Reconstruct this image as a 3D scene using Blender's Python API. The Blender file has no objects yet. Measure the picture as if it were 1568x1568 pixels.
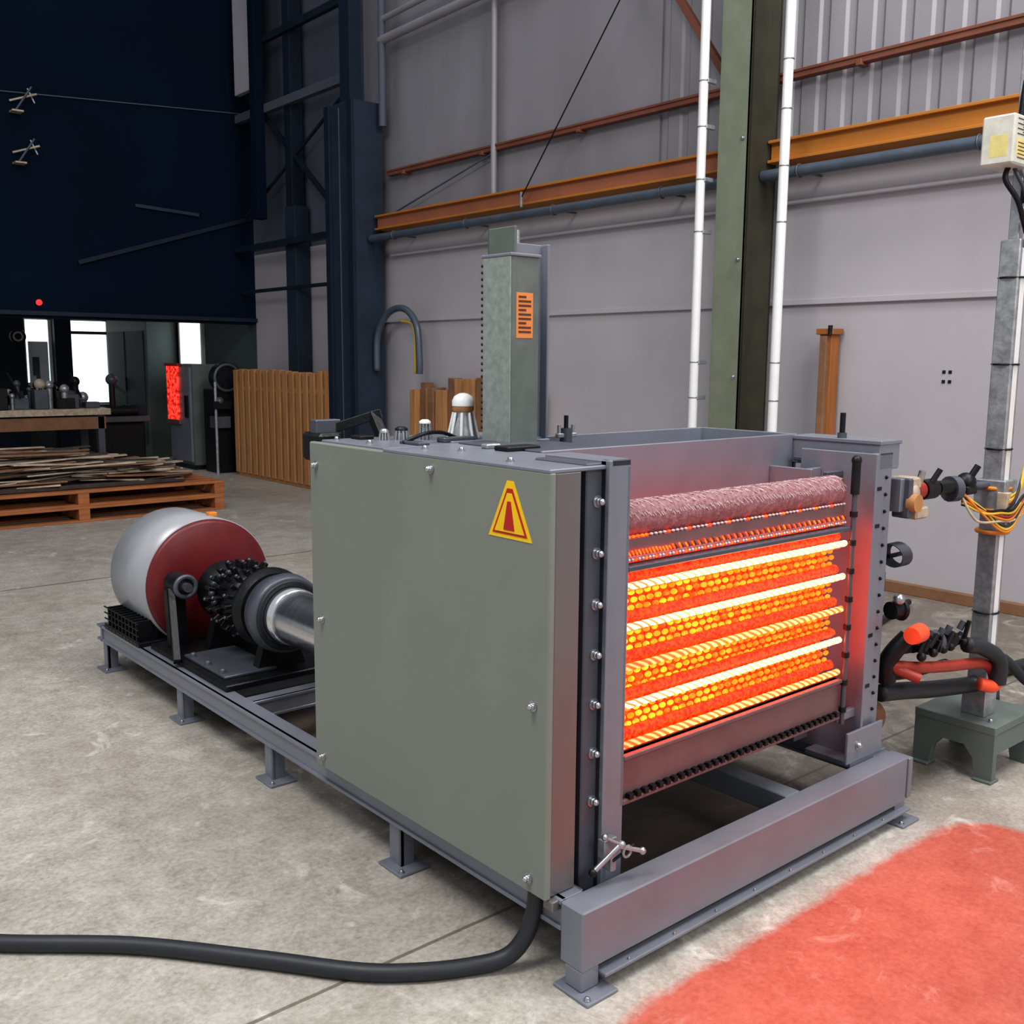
import bpy, math, random
from mathutils import Vector, Matrix
random.seed(7)
S=bpy.context.scene
# ---------------------------------------------------------------- materials
def rgb(h):
    h=h.lstrip('#');c=[int(h[i:i+2],16)/255 for i in (0,2,4)]
    return tuple((x/12.92 if x<=.04045 else ((x+.055)/1.055)**2.4) for x in c)+(1,)
def mat(name,col,rough=.5,metal=0,var=.12,scale=6,bump=.0,bscale=60,col2=None,stretch=(1,1,1),rvar=.1,spec=.5):
    m=bpy.data.materials.new(name);m.use_nodes=True;nt=m.node_tree;N=nt.nodes;L=nt.links
    b=N['Principled BSDF'];c=rgb(col) if isinstance(col,str) else col
    b.inputs['Specular IOR Level'].default_value=spec
    tc=N.new('ShaderNodeTexCoord');mp=N.new('ShaderNodeMapping');mp.inputs['Scale'].default_value=stretch
    L.new(tc.outputs['Object'],mp.inputs[0])
    n=N.new('ShaderNodeTexNoise');n.inputs['Scale'].default_value=scale;n.inputs['Detail'].default_value=6;n.inputs['Roughness'].default_value=.6
    L.new(mp.outputs[0],n.inputs['Vector'])
    r=N.new('ShaderNodeValToRGB');r.color_ramp.elements[0].position=.3;r.color_ramp.elements[1].position=.7
    c2=rgb(col2) if col2 else tuple(min(1,x*(1+var)) for x in c[:3])+(1,)
    r.color_ramp.elements[0].color=tuple(x*(1-var) for x in c[:3])+(1,) if not col2 else c
    r.color_ramp.elements[1].color=c2
    L.new(n.outputs['Fac'],r.inputs[0]);L.new(r.outputs[0],b.inputs['Base Color'])
    mr=N.new('ShaderNodeMapRange');mr.inputs[3].default_value=max(0,rough-rvar);mr.inputs[4].default_value=min(1,rough+rvar)
    L.new(n.outputs['Fac'],mr.inputs[0]);L.new(mr.outputs[0],b.inputs['Roughness'])
    b.inputs['Metallic'].default_value=metal
    if bump:
        n2=N.new('ShaderNodeTexNoise');n2.inputs['Scale'].default_value=bscale;n2.inputs['Detail'].default_value=5
        L.new(mp.outputs[0],n2.inputs['Vector'])
        bp=N.new('ShaderNodeBump');bp.inputs['Strength'].default_value=bump;bp.inputs['Distance'].default_value=.01
        L.new(n2.outputs['Fac'],bp.inputs['Height']);L.new(bp.outputs[0],b.inputs['Normal'])
    return m
def emis(name,ca,cb,strength,scale=30,stretch=(1,1,1),lo=.4,hi=.6,wave=False,xr=None,base=(.05,.02,.015,1)):
    m=bpy.data.materials.new(name);m.use_nodes=True;nt=m.node_tree;N=nt.nodes;L=nt.links
    b=N['Principled BSDF'];b.inputs['Base Color'].default_value=base;b.inputs['Roughness'].default_value=.8
    tc=N.new('ShaderNodeTexCoord');mp=N.new('ShaderNodeMapping');mp.inputs['Scale'].default_value=stretch
    L.new(tc.outputs['Object'],mp.inputs[0])
    if wave:
        n=N.new('ShaderNodeTexWave');n.inputs['Distortion'].default_value=2.2;n.inputs['Detail'].default_value=2;n.bands_direction='DIAGONAL'
    else:
        n=N.new('ShaderNodeTexNoise');n.inputs['Detail'].default_value=4
    n.inputs['Scale'].default_value=scale
    L.new(mp.outputs[0],n.inputs['Vector'])
    r=N.new('ShaderNodeValToRGB');r.color_ramp.elements[0].position=lo;r.color_ramp.elements[1].position=hi
    r.color_ramp.elements[0].color=ca+(1,);r.color_ramp.elements[1].color=cb+(1,)
    L.new(n.outputs[0],r.inputs[0]);L.new(r.outputs[0],b.inputs['Emission Color']);b.inputs['Emission Strength'].default_value=strength
    if xr:   # element temperature changes along its length
        sp=N.new('ShaderNodeSeparateXYZ');L.new(tc.outputs['Object'],sp.inputs[0])
        mr=N.new('ShaderNodeMapRange');mr.interpolation_type='SMOOTHSTEP'
        for i,v in enumerate((xr[0],xr[1],xr[2]*strength,xr[3]*strength)): mr.inputs[i+1].default_value=v
        L.new(sp.outputs[0],mr.inputs[0]);L.new(mr.outputs[0],b.inputs['Emission Strength'])
    return m
M={}
M['panel']=mat('sage_grey_paint','#80867f',.42,0,.04,3,.03,180)
M['panel2']=mat('grey_green_galv','#6c746f',.45,.2,.12,14,.05,120)
M['galvg']=mat('spangled_galv_sheet','#969e99',.42,.2,.18,40,.03,120)
M['steel']=mat('blue_grey_steel_paint','#868a95',.36,.3,.07,5,.03,120)
M['steeld']=mat('dark_steel','#5b5f69',.42,.35,.12,6,.05,90)
M['brushed']=mat('brushed_steel','#858080',.38,.6,.10,3,.0,stretch=(1,1,.3))
M['chrome']=mat('polished_steel','#dfe0e4',.2,.95,.05,8,stretch=(1,8,1),rvar=.06)
M['bolt']=mat('bolt_steel','#b9babf',.28,.9,.1,20)
M['black']=mat('black_steel','#1d1e22',.42,.3,.3,20,.15,60)
M['rubber']=mat('black_rubber','#2b2d33',.5,0,.1,20)
M['navy']=mat('navy_matt','#0a1c2f',.85,0,.25,.5,spec=.12)
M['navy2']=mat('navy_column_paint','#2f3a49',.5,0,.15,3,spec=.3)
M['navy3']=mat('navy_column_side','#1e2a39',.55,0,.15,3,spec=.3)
M['green']=mat('olive_column_paint','#79806f',.55,0,.12,6)
M['olive']=mat('dark_olive_paint','#3c3c32',.65,0,.15,6,col2='#48463a',spec=.25)
M['white']=mat('white_paint','#e9e9ea',.4,0,.04,8)
M['drumw']=mat('drum_grey_paint','#a2a4aa',.36,.15,.05,5)
M['drumr']=mat('maroon_paint','#651a1f',.4,0,.15,8,.05,60)
M['orange']=mat('orange_beam_paint','#ad7030',.55,0,.2,2,col2='#b9782c')
M['orange2']=mat('faded_primer_beam','#96604c',.6,0,.2,2,col2='#a86c4c')
M['rust']=mat('red_brown_primer','#7c4c3c',.6,0,.15,4)
M['bluepipe']=mat('blue_grey_pipe','#56606d',.4,.2,.1,6)
M['wood']=mat('timber_orange','#b48457',.7,0,.2,5,.2,50,stretch=(6,6,.6))
M['post']=mat('timber_post_brown','#9c6433',.7,0,.2,5,.2,50,stretch=(6,6,.6))
M['wood2']=mat('timber_brown','#86634a',.75,0,.2,6,.2,50)
M['pallet']=mat('pallet_timber','#a4683f',.75,0,.25,6,.2,50,stretch=(.6,6,6))
M['scrap']=mat('scrap_strip','#a2917f',.6,.1,.35,7,.3,40,col2='#d2c3b2')
M['scrap2']=mat('scrap_dark','#4b423d',.6,.3,.35,7,.3,40)
M['galv']=mat('galvanised_steel','#a7aaae',.38,.6,.25,30,.1,90)
M['redp']=mat('red_paint','#9c392c',.4,0,.1,8)
M['redor']=mat('orange_red_rubber','#ee5a35',.45,0,.08,8)
M['cream']=mat('cream_plastic','#b5a591',.5,0,.3,24)
M['yellow']=mat('yellow_vinyl','#f2c81e',.4,0,.03,8)
M['paley']=mat('faded_yellow_sticker','#ddd08a',.5,0,.1,30)
M['wred']=mat('warning_red','#b8281e',.4,0,.03,8)
M['label']=mat('orange_label','#d98a4e',.5,0,.03,8)
M['labelink']=mat('label_ink','#5c3320',.5,0,.03,8)
M['machg']=mat('machine_green_grey','#66706c',.5,0,.12,4)
M['rosy']=mat('glow_tinted_steel','#7f6365',.45,.3,.12,10)  # pink reflection of the heater's glow put into the steel colour
M['paper']=mat('box_grey_white','#cfcec4',.5,0,.15,22)
M['wireo']=mat('orange_wire','#d9872f',.45,0,.05,8)
M['wirey']=mat('yellow_wire','#d7b53a',.45,0,.05,8)
M['coil_red']=emis('glow_red_mesh',(.35,.003,.001),(1,.022,.0015),4.6,90)
M['coil_org']=emis('glow_orange',(1,.025,.002),(1,.075,.004),4.6,60)
M['coil_yel']=emis('glow_yellow',(1,.06,.002),(1,.15,.008),4.6,28,lo=.35,hi=.6,xr=(.3,1.15,1.15,.65))
M['coil_hot']=emis('white_hot_rod',(1,.11,.01),(1,.5,.32),6.0,20,(1,.3,1.6),.0,.6,True,(.235,.62,.4,1.15))
M['coil_med']=emis('orange_hot_rod',(1,.05,.003),(1,.22,.08),5.0,20,(1,.3,1.6),.2,.9,True,(.235,.62,.6,1.1))
M['win']=emis('daylight_pane',(.72,.85,.95),(.95,.98,1),1.6,2)
M['redlamp']=emis('red_lamp',(1,.02,.02),(1,.03,.03),2.0,2)
M['redled']=emis('red_display',(.25,.0,.0),(1,.05,.03),1.8,16,(1,1,1.4))
M['quilt']=mat('woven_insulation','#6d4d54',.55,.1,.2,60,.4,150,col2='#977b81')
M['quilt2']=mat('woven_insulation_edge','#d8c8ca',.5,.1,.2,90,.2,120)
qb=M['quilt'].node_tree.nodes['Principled BSDF'];qb.inputs['Emission Color'].default_value=(1,.06,.02,1);qb.inputs['Emission Strength'].default_value=.08
# ---------------------------------------------------------------- mesh builder
class MB:
    def __init__(s): s.v=[];s.f=[];s.m=[];s.s=[];s.mats=[]
    def mi(s,k):
        if k not in s.mats: s.mats.append(k)
        return s.mats.index(k)
    def add(s,vs,fs,k,smooth=False):
        o=len(s.v);s.v+= [tuple(v) for v in vs];i=s.mi(k)
        for f in fs: s.f.append(tuple(o+a for a in f));s.m.append(i);s.s.append(smooth)
    def obox(s,c,ax,h,k,ch=.003):
        c=Vector(c);ax=[Vector(a).normalized() for a in ax];ch=min(ch,min(h)*.45)
        P=lambda a,b,d:c+ax[0]*a+ax[1]*b+ax[2]*d
        idx={};vs=[]
        for sx in(-1,1):
            for sy in(-1,1):
                for sz in(-1,1):
                    hx,hy,hz=h
                    for t,(a,b,d) in enumerate(((hx,hy-ch,hz-ch),(hx-ch,hy,hz-ch),(hx-ch,hy-ch,hz))):
                        idx[(sx,sy,sz,t)]=len(vs);vs.append(P(sx*a,sy*b,sz*d))
        fs=[]
        for q in(-1,1):
            fs.append([idx[(q,a,b,0)] for a,b in((-1,-1),(1,-1),(1,1),(-1,1))])
            fs.append([idx[(a,q,b,1)] for a,b in((-1,-1),(1,-1),(1,1),(-1,1))])
            fs.append([idx[(a,b,q,2)] for a,b in((-1,-1),(1,-1),(1,1),(-1,1))])
        for a in(-1,1):
            for b in(-1,1):
                fs.append([idx[(a,b,-1,0)],idx[(a,b,1,0)],idx[(a,b,1,1)],idx[(a,b,-1,1)]])
                fs.append([idx[(a,-1,b,0)],idx[(a,1,b,0)],idx[(a,1,b,2)],idx[(a,-1,b,2)]])
                fs.append([idx[(-1,a,b,1)],idx[(1,a,b,1)],idx[(1,a,b,2)],idx[(-1,a,b,2)]])
                for d in(-1,1): fs.append([idx[(a,b,d,t)] for t in range(3)])
        s.add(vs,fs,k)
    def box(s,x0,x1,y0,y1,z0,z1,k,ch=.003):
        s.obox(((x0+x1)/2,(y0+y1)/2,(z0+z1)/2),((1,0,0),(0,1,0),(0,0,1)),(abs(x1-x0)/2,abs(y1-y0)/2,abs(z1-z0)/2),k,ch)
    def beam(s,p0,p1,w,h,k,up=(0,0,1),ch=.002):
        p0=Vector(p0);p1=Vector(p1);d=(p1-p0);L=d.length;d.normalize();u=Vector(up)
        if abs(d.dot(u))>.95:u=Vector((0,1,0))
        r=d.cross(u).normalized();u=r.cross(d)
        s.obox((p0+p1)/2,(d,r,u),(L/2,w/2,h/2),k,ch)
    def lathe(s,p,axis,prof,k,seg=28,caps=True,smooth=True):
        p=Vector(p);d=Vector(axis).normalized();u=d.orthogonal().normalized();w=d.cross(u)
        vs=[];fs=[]
        for t,r in prof:
            for i in range(seg):
                a=2*math.pi*i/seg;vs.append(p+d*t+(u*math.cos(a)+w*math.sin(a))*r)
        for j in range(len(prof)-1):
            for i in range(seg):
                fs.append((j*seg+i,j*seg+(i+1)%seg,(j+1)*seg+(i+1)%seg,(j+1)*seg+i))
        s.add(vs,fs,k,smooth)
        if caps:
            n=len(prof)
            s.add(vs[:seg],[tuple(range(seg))],k);s.add(vs[(n-1)*seg:],[tuple(range(seg))],k)
    def cyl(s,p0,p1,r,k,r1=None,seg=20,caps=True):
        p0=Vector(p0);p1=Vector(p1);L=(p1-p0).length
        s.lathe(p0,p1-p0,[(0,r),(L,r if r1 is None else r1)],k,seg,caps)
    def tube(s,pts,r,k,seg=10,sub=8):
        P=[Vector(p) for p in pts];Q=[]
        for i in range(len(P)-1):
            a=P[max(i-1,0)];b=P[i];c=P[i+1];d=P[min(i+2,len(P)-1)]
            for j in range(sub):
                t=j/sub
                Q.append(.5*((2*b)+(c-a)*t+(2*a-5*b+4*c-d)*t*t+(3*b-a-3*c+d)*t**3))
        Q.append(P[-1]);vs=[];u=None
        for i,q in enumerate(Q):
            d=(Q[min(i+1,len(Q)-1)]-Q[max(i-1,0)]).normalized()
            u=d.orthogonal().normalized() if u is None else (u-d*u.dot(d)).normalized()
            w=d.cross(u)
            for a in range(seg): vs.append(q+(u*math.cos(2*math.pi*a/seg)+w*math.sin(2*math.pi*a/seg))*r)
        fs=[(j*seg+i,j*seg+(i+1)%seg,(j+1)*seg+(i+1)%seg,(j+1)*seg+i) for j in range(len(Q)-1) for i in range(seg)]
        fs+=[tuple(range(seg)),tuple((len(Q)-1)*seg+i for i in range(seg))]
        s.add(vs,fs,k,True)
    def ball(s,c,r,k,sc=(1,1,1),seg=12,rings=8):
        vs=[];fs=[]
        for j in range(1,rings):
            a=math.pi*j/rings
            for i in range(seg):
                b=2*math.pi*i/seg;vs.append((c[0]+r*sc[0]*math.sin(a)*math.cos(b),c[1]+r*sc[1]*math.sin(a)*math.sin(b),c[2]+r*sc[2]*math.cos(a)))
        for j in range(rings-2):
            for i in range(seg): fs.append((j*seg+i,j*seg+(i+1)%seg,(j+1)*seg+(i+1)%seg,(j+1)*seg+i))
        vs+=[(c[0],c[1],c[2]+r*sc[2]),(c[0],c[1],c[2]-r*sc[2])];n=len(vs)
        for i in range(seg):
            fs.append((i,(i+1)%seg,n-2));fs.append(((rings-2)*seg+i,(rings-2)*seg+(i+1)%seg,n-1))
        s.add(vs,fs,k,True)
    def torus(s,c,axis,R,r,k,seg=28,rs=10):
        c=Vector(c);d=Vector(axis).normalized();u=d.orthogonal().normalized();w=d.cross(u);vs=[];fs=[]
        for i in range(seg):
            a=2*math.pi*i/seg;o=u*math.cos(a)+w*math.sin(a)
            for j in range(rs):
                b=2*math.pi*j/rs;vs.append(c+o*(R+r*math.cos(b))+d*r*math.sin(b))
        for i in range(seg):
            for j in range(rs): fs.append((i*rs+j,((i+1)%seg)*rs+j,((i+1)%seg)*rs+(j+1)%rs,i*rs+(j+1)%rs))
        s.add(vs,fs,k,True)
    def prism(s,poly,d,k):
        d=Vector(d);a=[Vector(p) for p in poly];n=len(a)
        s.add(a+[p+d for p in a],[tuple(range(n)),tuple(range(n,2*n))]+[(i,(i+1)%n,n+(i+1)%n,n+i) for i in range(n)],k)
    def rib(s,x0,x1,cy,cz,rf,n,seg,k):
        vs=[]
        for i in range(n+1):
            x=x0+(x1-x0)*i/n
            for j in range(seg):
                a=2*math.pi*j/seg;r=rf(x,a);vs.append((x,cy+r*math.cos(a),cz+r*math.sin(a)))
        s.add(vs,[(i*seg+j,i*seg+(j+1)%seg,(i+1)*seg+(j+1)%seg,(i+1)*seg+j) for i in range(n) for j in range(seg)],k,True)
    def hexbolt(s,c,axis,r,k='bolt'):
        ax=Vector(axis).normalized();c=Vector(c)
        s.lathe(c,ax,[(0,r*1.5),(.003,r*1.5)],k,16)
        s.lathe(c+ax*.003,ax,[(0,r),(r*.8,r),(r*1.1,r*.6)],k,12)
    def build(s,name,parent=None,coll=None):
        me=bpy.data.meshes.new(name);me.from_pydata(s.v,[],s.f)
        for k in s.mats: me.materials.append(M[k])
        me.polygons.foreach_set('material_index',s.m);me.polygons.foreach_set('use_smooth',s.s)
        me.update()
        import bmesh
        bm=bmesh.new();bm.from_mesh(me);bmesh.ops.recalc_face_normals(bm,faces=bm.faces);bm.to_mesh(me);bm.free()
        o=bpy.data.objects.new(name,me);S.collection.objects.link(o)
        if parent:o.parent=parent
        return o
def empty(name,parent=None):
    e=bpy.data.objects.new(name,None);S.collection.objects.link(e);e.parent=parent;return e
# ---------------------------------------------------------------- camera
f,yaw,pitch,roll=1541.9,.8656,.1492,.00764
fh=Vector((math.cos(yaw),math.sin(yaw),0));R=Vector((math.sin(yaw),-math.cos(yaw),0));Z=Vector((0,0,1))
F=math.cos(pitch)*fh-math.sin(pitch)*Z;U=math.sin(pitch)*fh+math.cos(pitch)*Z
R,U=math.cos(roll)*R+math.sin(roll)*U,-math.sin(roll)*R+math.cos(roll)*U
cam=bpy.data.cameras.new('camera');co=bpy.data.objects.new('camera',cam);S.collection.objects.link(co);S.camera=co
mw=Matrix((R,U,-F)).transposed().to_4x4();mw.translation=Vector((-1.5593,-1.5626,1.5));co.matrix_world=mw
cam.sensor_width=36;cam.lens=f/1568*36;cam.clip_start=.05
# ---------------------------------------------------------------- floor
def floor_mat():
    m=bpy.data.materials.new('concrete_floor');m.use_nodes=True;nt=m.node_tree;N=nt.nodes;L=nt.links;b=N['Principled BSDF']
    tc=N.new('ShaderNodeTexCoord')
    def noise(sc,det=8,ro=.6,dist=0):
        n=N.new('ShaderNodeTexNoise');n.inputs['Scale'].default_value=sc;n.inputs['Detail'].default_value=det;n.inputs['Roughness'].default_value=ro;n.inputs['Distortion'].default_value=dist
        L.new(tc.outputs['Object'],n.inputs['Vector']);return n
    def ramp(src,stops):
        r=N.new('ShaderNodeValToRGB');e=r.color_ramp.elements
        e[0].position,e[0].color=stops[0];e[1].position,e[1].color=stops[-1]
        for p,c in stops[1:-1]:
            q=e.new(p);q.color=c
        L.new(src,r.inputs[0]);return r
    def mix(fac,a,c,mode='MIX'):
        x=N.new('ShaderNodeMix');x.data_type='RGBA';x.blend_type=mode
        if isinstance(fac,float): x.inputs[0].default_value=fac
        else: L.new(fac,x.inputs[0])
        for s_,i in((a,6),(c,7)):
            if isinstance(s_,tuple): x.inputs[i].default_value=s_
            else: L.new(s_,x.inputs[i])
        return x.outputs[2]
    def mth(op,a,c=None,cl=False):
        x=N.new('ShaderNodeMath');x.operation=op;x.use_clamp=cl
        for s_,i in((a,0),(c,1)):
            if s_ is None: continue
            if isinstance(s_,(int,float)): x.inputs[i].default_value=s_
            else: L.new(s_,x.inputs[i])
        return x.outputs[0]
    n1=noise(1.3,8,.62,.4);n2=noise(9,10,.7);n3=noise(60,6,.7);n4=noise(4,8,.7,1.2);n5=noise(2.2,9,.72,2.5);n6=noise(.9,4,.55,.8)
    base=ramp(n1.outputs['Fac'],[(.3,rgb('#8d847a')),(.5,rgb('#a69f94')),(.7,rgb('#bdb8b0'))]).outputs[0]
    base=mix(.5,base,ramp(n2.outputs['Fac'],[(.3,rgb('#7d756c')),(.72,rgb('#cfcbc5'))]).outputs[0])
    base=mix(.28,base,ramp(n3.outputs['Fac'],[(.3,rgb('#56514b')),(.7,rgb('#e6e3de'))]).outputs[0])
    vein=mth('SUBTRACT',1.0,mth('MULTIPLY',mth('ABSOLUTE',mth('SUBTRACT',n5.outputs['Fac'],.5)),45.0),True)
    base=mix(mth('MULTIPLY',vein,.22),base,rgb('#645c54'))
    st_=ramp(n6.outputs['Fac'],[(.48,(0,0,0,1)),(.68,(1,1,1,1))]).outputs[0]
    base=mix(mth('MULTIPLY',st_,.35),base,rgb('#7b7064'))
    sc=ramp(n4.outputs['Fac'],[(.58,(0,0,0,1)),(.70,(1,1,1,1))]).outputs[0]
    base=mix(mth('MULTIPLY',sc,.5),base,rgb('#e8e5e0'))
    sp=N.new('ShaderNodeSeparateXYZ');L.new(tc.outputs['Object'],sp.inputs[0]);X,Y=sp.outputs[0],sp.outputs[1]
    def rbox(cx,cy,hx,hy,rad):
        qx=mth('MAXIMUM',mth('SUBTRACT',mth('ABSOLUTE',mth('SUBTRACT',X,cx)),hx),0.0)
        qy=mth('MAXIMUM',mth('SUBTRACT',mth('ABSOLUTE',mth('SUBTRACT',Y,cy)),hy),0.0)
        return mth('SUBTRACT',mth('SQRT',mth('ADD',mth('MULTIPLY',qx,qx),mth('MULTIPLY',qy,qy))),rad)
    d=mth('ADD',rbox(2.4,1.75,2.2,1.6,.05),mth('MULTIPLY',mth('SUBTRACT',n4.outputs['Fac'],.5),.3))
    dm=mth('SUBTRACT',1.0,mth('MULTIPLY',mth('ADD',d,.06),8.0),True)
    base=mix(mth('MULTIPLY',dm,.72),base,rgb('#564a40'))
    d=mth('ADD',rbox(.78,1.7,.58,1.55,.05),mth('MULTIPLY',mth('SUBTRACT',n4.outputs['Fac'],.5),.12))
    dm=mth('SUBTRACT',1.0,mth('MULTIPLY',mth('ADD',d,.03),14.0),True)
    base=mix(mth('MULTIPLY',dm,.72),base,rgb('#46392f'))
    def line(a,bq,c,w):
        d=mth('ABSOLUTE',mth('SUBTRACT',mth('ADD',mth('MULTIPLY',X,a),mth('MULTIPLY',Y,bq)),c))
        return mth('LESS_THAN',d,w)
    j=mth('MAXIMUM',line(0,1,5.42,.012),line(0,1,.415,.006))
    base=mix(mth('MULTIPLY',j,.75),base,rgb('#5c5044'))
    d=rbox(.81,-1.05,.72,.77,.17)  # red zone before the heater: its glow is put into the floor colour
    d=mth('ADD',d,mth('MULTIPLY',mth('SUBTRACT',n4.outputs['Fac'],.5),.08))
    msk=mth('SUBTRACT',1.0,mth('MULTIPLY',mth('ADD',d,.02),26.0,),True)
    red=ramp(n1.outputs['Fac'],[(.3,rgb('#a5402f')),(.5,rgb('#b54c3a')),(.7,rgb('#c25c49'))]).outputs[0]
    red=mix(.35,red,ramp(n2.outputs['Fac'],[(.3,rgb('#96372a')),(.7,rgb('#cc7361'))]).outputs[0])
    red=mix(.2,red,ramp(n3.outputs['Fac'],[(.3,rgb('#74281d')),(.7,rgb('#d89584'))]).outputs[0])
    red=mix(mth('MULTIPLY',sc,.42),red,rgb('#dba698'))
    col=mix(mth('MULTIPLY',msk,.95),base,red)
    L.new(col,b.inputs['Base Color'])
    L.new(mth('ADD',mth('MULTIPLY',n2.outputs['Fac'],.35),.32),b.inputs['Roughness'])
    bp=N.new('ShaderNodeBump');bp.inputs['Strength'].default_value=.22;bp.inputs['Distance'].default_value=.01
    L.new(mth('ADD',n2.outputs['Fac'],mth('MULTIPLY',n3.outputs['Fac'],.4)),bp.inputs['Height']);L.new(bp.outputs[0],b.inputs['Normal'])
    return m
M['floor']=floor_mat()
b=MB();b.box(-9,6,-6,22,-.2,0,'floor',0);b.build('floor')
# ---------------------------------------------------------------- walls
M['wall']=mat('painted_wall_low','#b4b0b6',.6,0,.06,1.2,.05,30)
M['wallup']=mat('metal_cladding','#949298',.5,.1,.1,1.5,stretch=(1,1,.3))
M['walldark']=mat('blue_grey_strut_and_wall_shade','#5e636f',.6,.1,.15,1.2,spec=.2)  # for struts, and for the far wall with shade in its colour
M['wallgreen']=mat('green_grey_wall','#4a5554',.6,0,.08,2)
WX=4.65;YB=16.2
b=MB()
b.box(WX,WX+.2,-4,11,0,2.84,'wall',0)
b.box(WX,WX+.2,11,YB,0,7.5,'wallgreen',0)
prof=[];y=-4.0
while y<4.0:
    for dy,dx in((0,0),(.11,0),(.13,.016),(.18,.016)): prof.append((y+dy,WX+.02+dx))
    y+=.2
vs=[]
for (yy,xx) in prof: vs+=[(xx,yy,2.84),(xx,yy,7.5)]
b.add(vs,[(2*i,2*i+2,2*i+3,2*i+1) for i in range(len(prof)-1)],'wallup')
b.box(WX+.045,WX+.2,-4,4.0,2.84,7.5,'wallup',0)
b.box(WX+.02,WX+.2,4.0,8.3,2.84,7.5,'wallup',0)
b.box(WX+.02,WX+.2,8.3,11,2.84,7.5,'walldark',0)  # far stretch of wall: dimness of the hall put into a darker colour
b.build('wall_right')
b=MB();b.box(-9,WX,11,11.25,1.95,7.5,'navy',0);b.build('wall_back_upper')  # flat dark navy sheet filling the upper back of the hall
b=MB();b.box(-9,WX+.2,YB,YB+.2,0,7.5,'wallgreen',0);b.build('wall_back')
b=MB();b.box(WX-.03,WX,-4,8,1.90,1.94,'wall');b.build('trim_1')
b=MB();b.box(WX-.05,WX,-4,11,0,.07,'wood2');b.build('baseboard_right')
b=MB();b.box(WX-.012,WX+.03,-4,7.7,2.80,2.86,'wallup');b.build('trim_2')
b=MB()
for x0,x1,z0,z1 in((3.12,3.47,1.09,2.1),(3.83,4.40,.75,2.1)):
    b.box(x0,x1,YB-.1,YB-.02,z0,z1,'win',0)
    b.box(x0-.05,x0,YB-.14,YB,z0-.05,z1,'white');b.box(x1,x1+.05,YB-.14,YB,z0-.05,z1,'white');b.box(x0-.05,x1+.05,YB-.14,YB,z0-.05,z0,'white')
b.box(3.83,4.40,YB-.15,YB-.1,1.88,1.93,'walldark');b.box(3.15,3.45,YB-.15,YB-.1,1.0,1.75,'white');b.box(3.2,3.3,YB-.17,YB-.15,1.2,1.5,'walldark')
b.build('window_1')
b=MB();b.box(WX-.04,WX+.02,12.7,13.45,1.42,2.1,'win',0);b.box(WX-.05,WX,12.65,12.7,1.38,2.1,'white');b.box(WX-.05,WX,13.45,13.5,1.38,2.1,'white');b.build('window_2')
# ---------------------------------------------------------------- columns, beams, pipes
b=MB();x0,x1,y0,y1,z1=4.22,4.54,2.80,3.06,7.5
b.box(x0,x0+.025,y0,y1,.02,z1,'green');b.box(x1-.025,x1,y0,y1,.02,z1,'green');b.box(x0,x1,y0,y0+.02,.02,z1,'olive')
b.box(x0+.01,x1-.01,(y0+y1)/2-.01,(y0+y1)/2+.01,.02,z1,'olive');b.box(x0-.06,x1+.02,y0-.06,y1+.06,0,.02,'green')
for z in(.6,1.4,2.2,3.0): b.hexbolt((x0,y0+.05,z),(-1,0,0),.012)
b.build('steel_column')
b=MB()
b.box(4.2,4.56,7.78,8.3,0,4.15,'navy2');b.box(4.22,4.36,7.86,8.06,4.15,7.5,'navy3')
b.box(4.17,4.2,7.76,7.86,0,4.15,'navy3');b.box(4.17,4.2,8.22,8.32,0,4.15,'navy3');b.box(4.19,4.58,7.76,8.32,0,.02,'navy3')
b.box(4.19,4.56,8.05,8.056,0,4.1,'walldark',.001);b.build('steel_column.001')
b=MB();b.box(4.46,4.62,9.58,9.74,0,7.5,'navy3');b.box(4.44,4.63,9.5,9.74,0,3.3,'navy2');b.build('steel_column.002')
b=MB()
for ya,yb,k in((-4,2.79,'orange'),(3.07,7.74,'orange2')):
    b.box(4.46,4.6,ya,yb,2.86,3.0,k);b.box(4.42,4.62,ya,yb,2.98,3.0,'orange');b.box(4.42,4.62,ya,yb,2.85,2.87,'orange')
b.build('crane_rail_beam')
b=MB();b.box(4.58,4.65,-4,7.74,3.42,3.46,'rust');b.box(4.57,4.6,-4,7.74,3.455,3.475,'rust')
for y in [i*1.3-3 for i in range(9)]: b.box(4.56,4.65,y,y+.04,3.40,3.44,'rust')
b.build('wall_purlin')
b=MB()
for ya,yb in((-4,2.79),(3.07,7.74)):
    b.cyl((4.38,ya,2.76),(4.38,yb,2.76),.038,'bluepipe')
for y in [i*1.2-3.5 for i in range(10)]:
    b.torus((4.38,y,2.76),(0,1,0),.042,.006,'steeld',16,6);b.box(4.38,4.64,y-.008,y+.008,2.75,2.765,'steeld')
b.build('service_pipe')
b=MB()
for ya,yb in((-4,2.79),(3.07,7.7)): b.cyl((4.60,ya,2.60),(4.60,yb,2.60),.014,'wall',seg=12)
b.build('conduit_pipe')
for i,(yy,r) in enumerate(((3.12,.032),(2.44,.032))):
    b=MB();b.cyl((4.12,yy,0),(4.12,yy,7.4),r,'white',seg=16)
    for z in(.4,1.25,1.5,2.4,2.75,3.1,3.4):
        b.torus((4.12,yy,z),(0,0,1),r,.005,'galv',16,6)
        if i==0:b.box(4.12,4.21,yy-.04,yy-.02,z-.015,z+.015,'galv')
    b.box(4.06,4.18,yy-.06,yy+.06,0,.01,'galv')
    b.build('white_riser_pipe')
b=MB();b.cyl((4.58,5.95,3.0),(4.58,5.95,7.4),.03,'wallup',seg=12);b.build('wall_stud')
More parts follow.
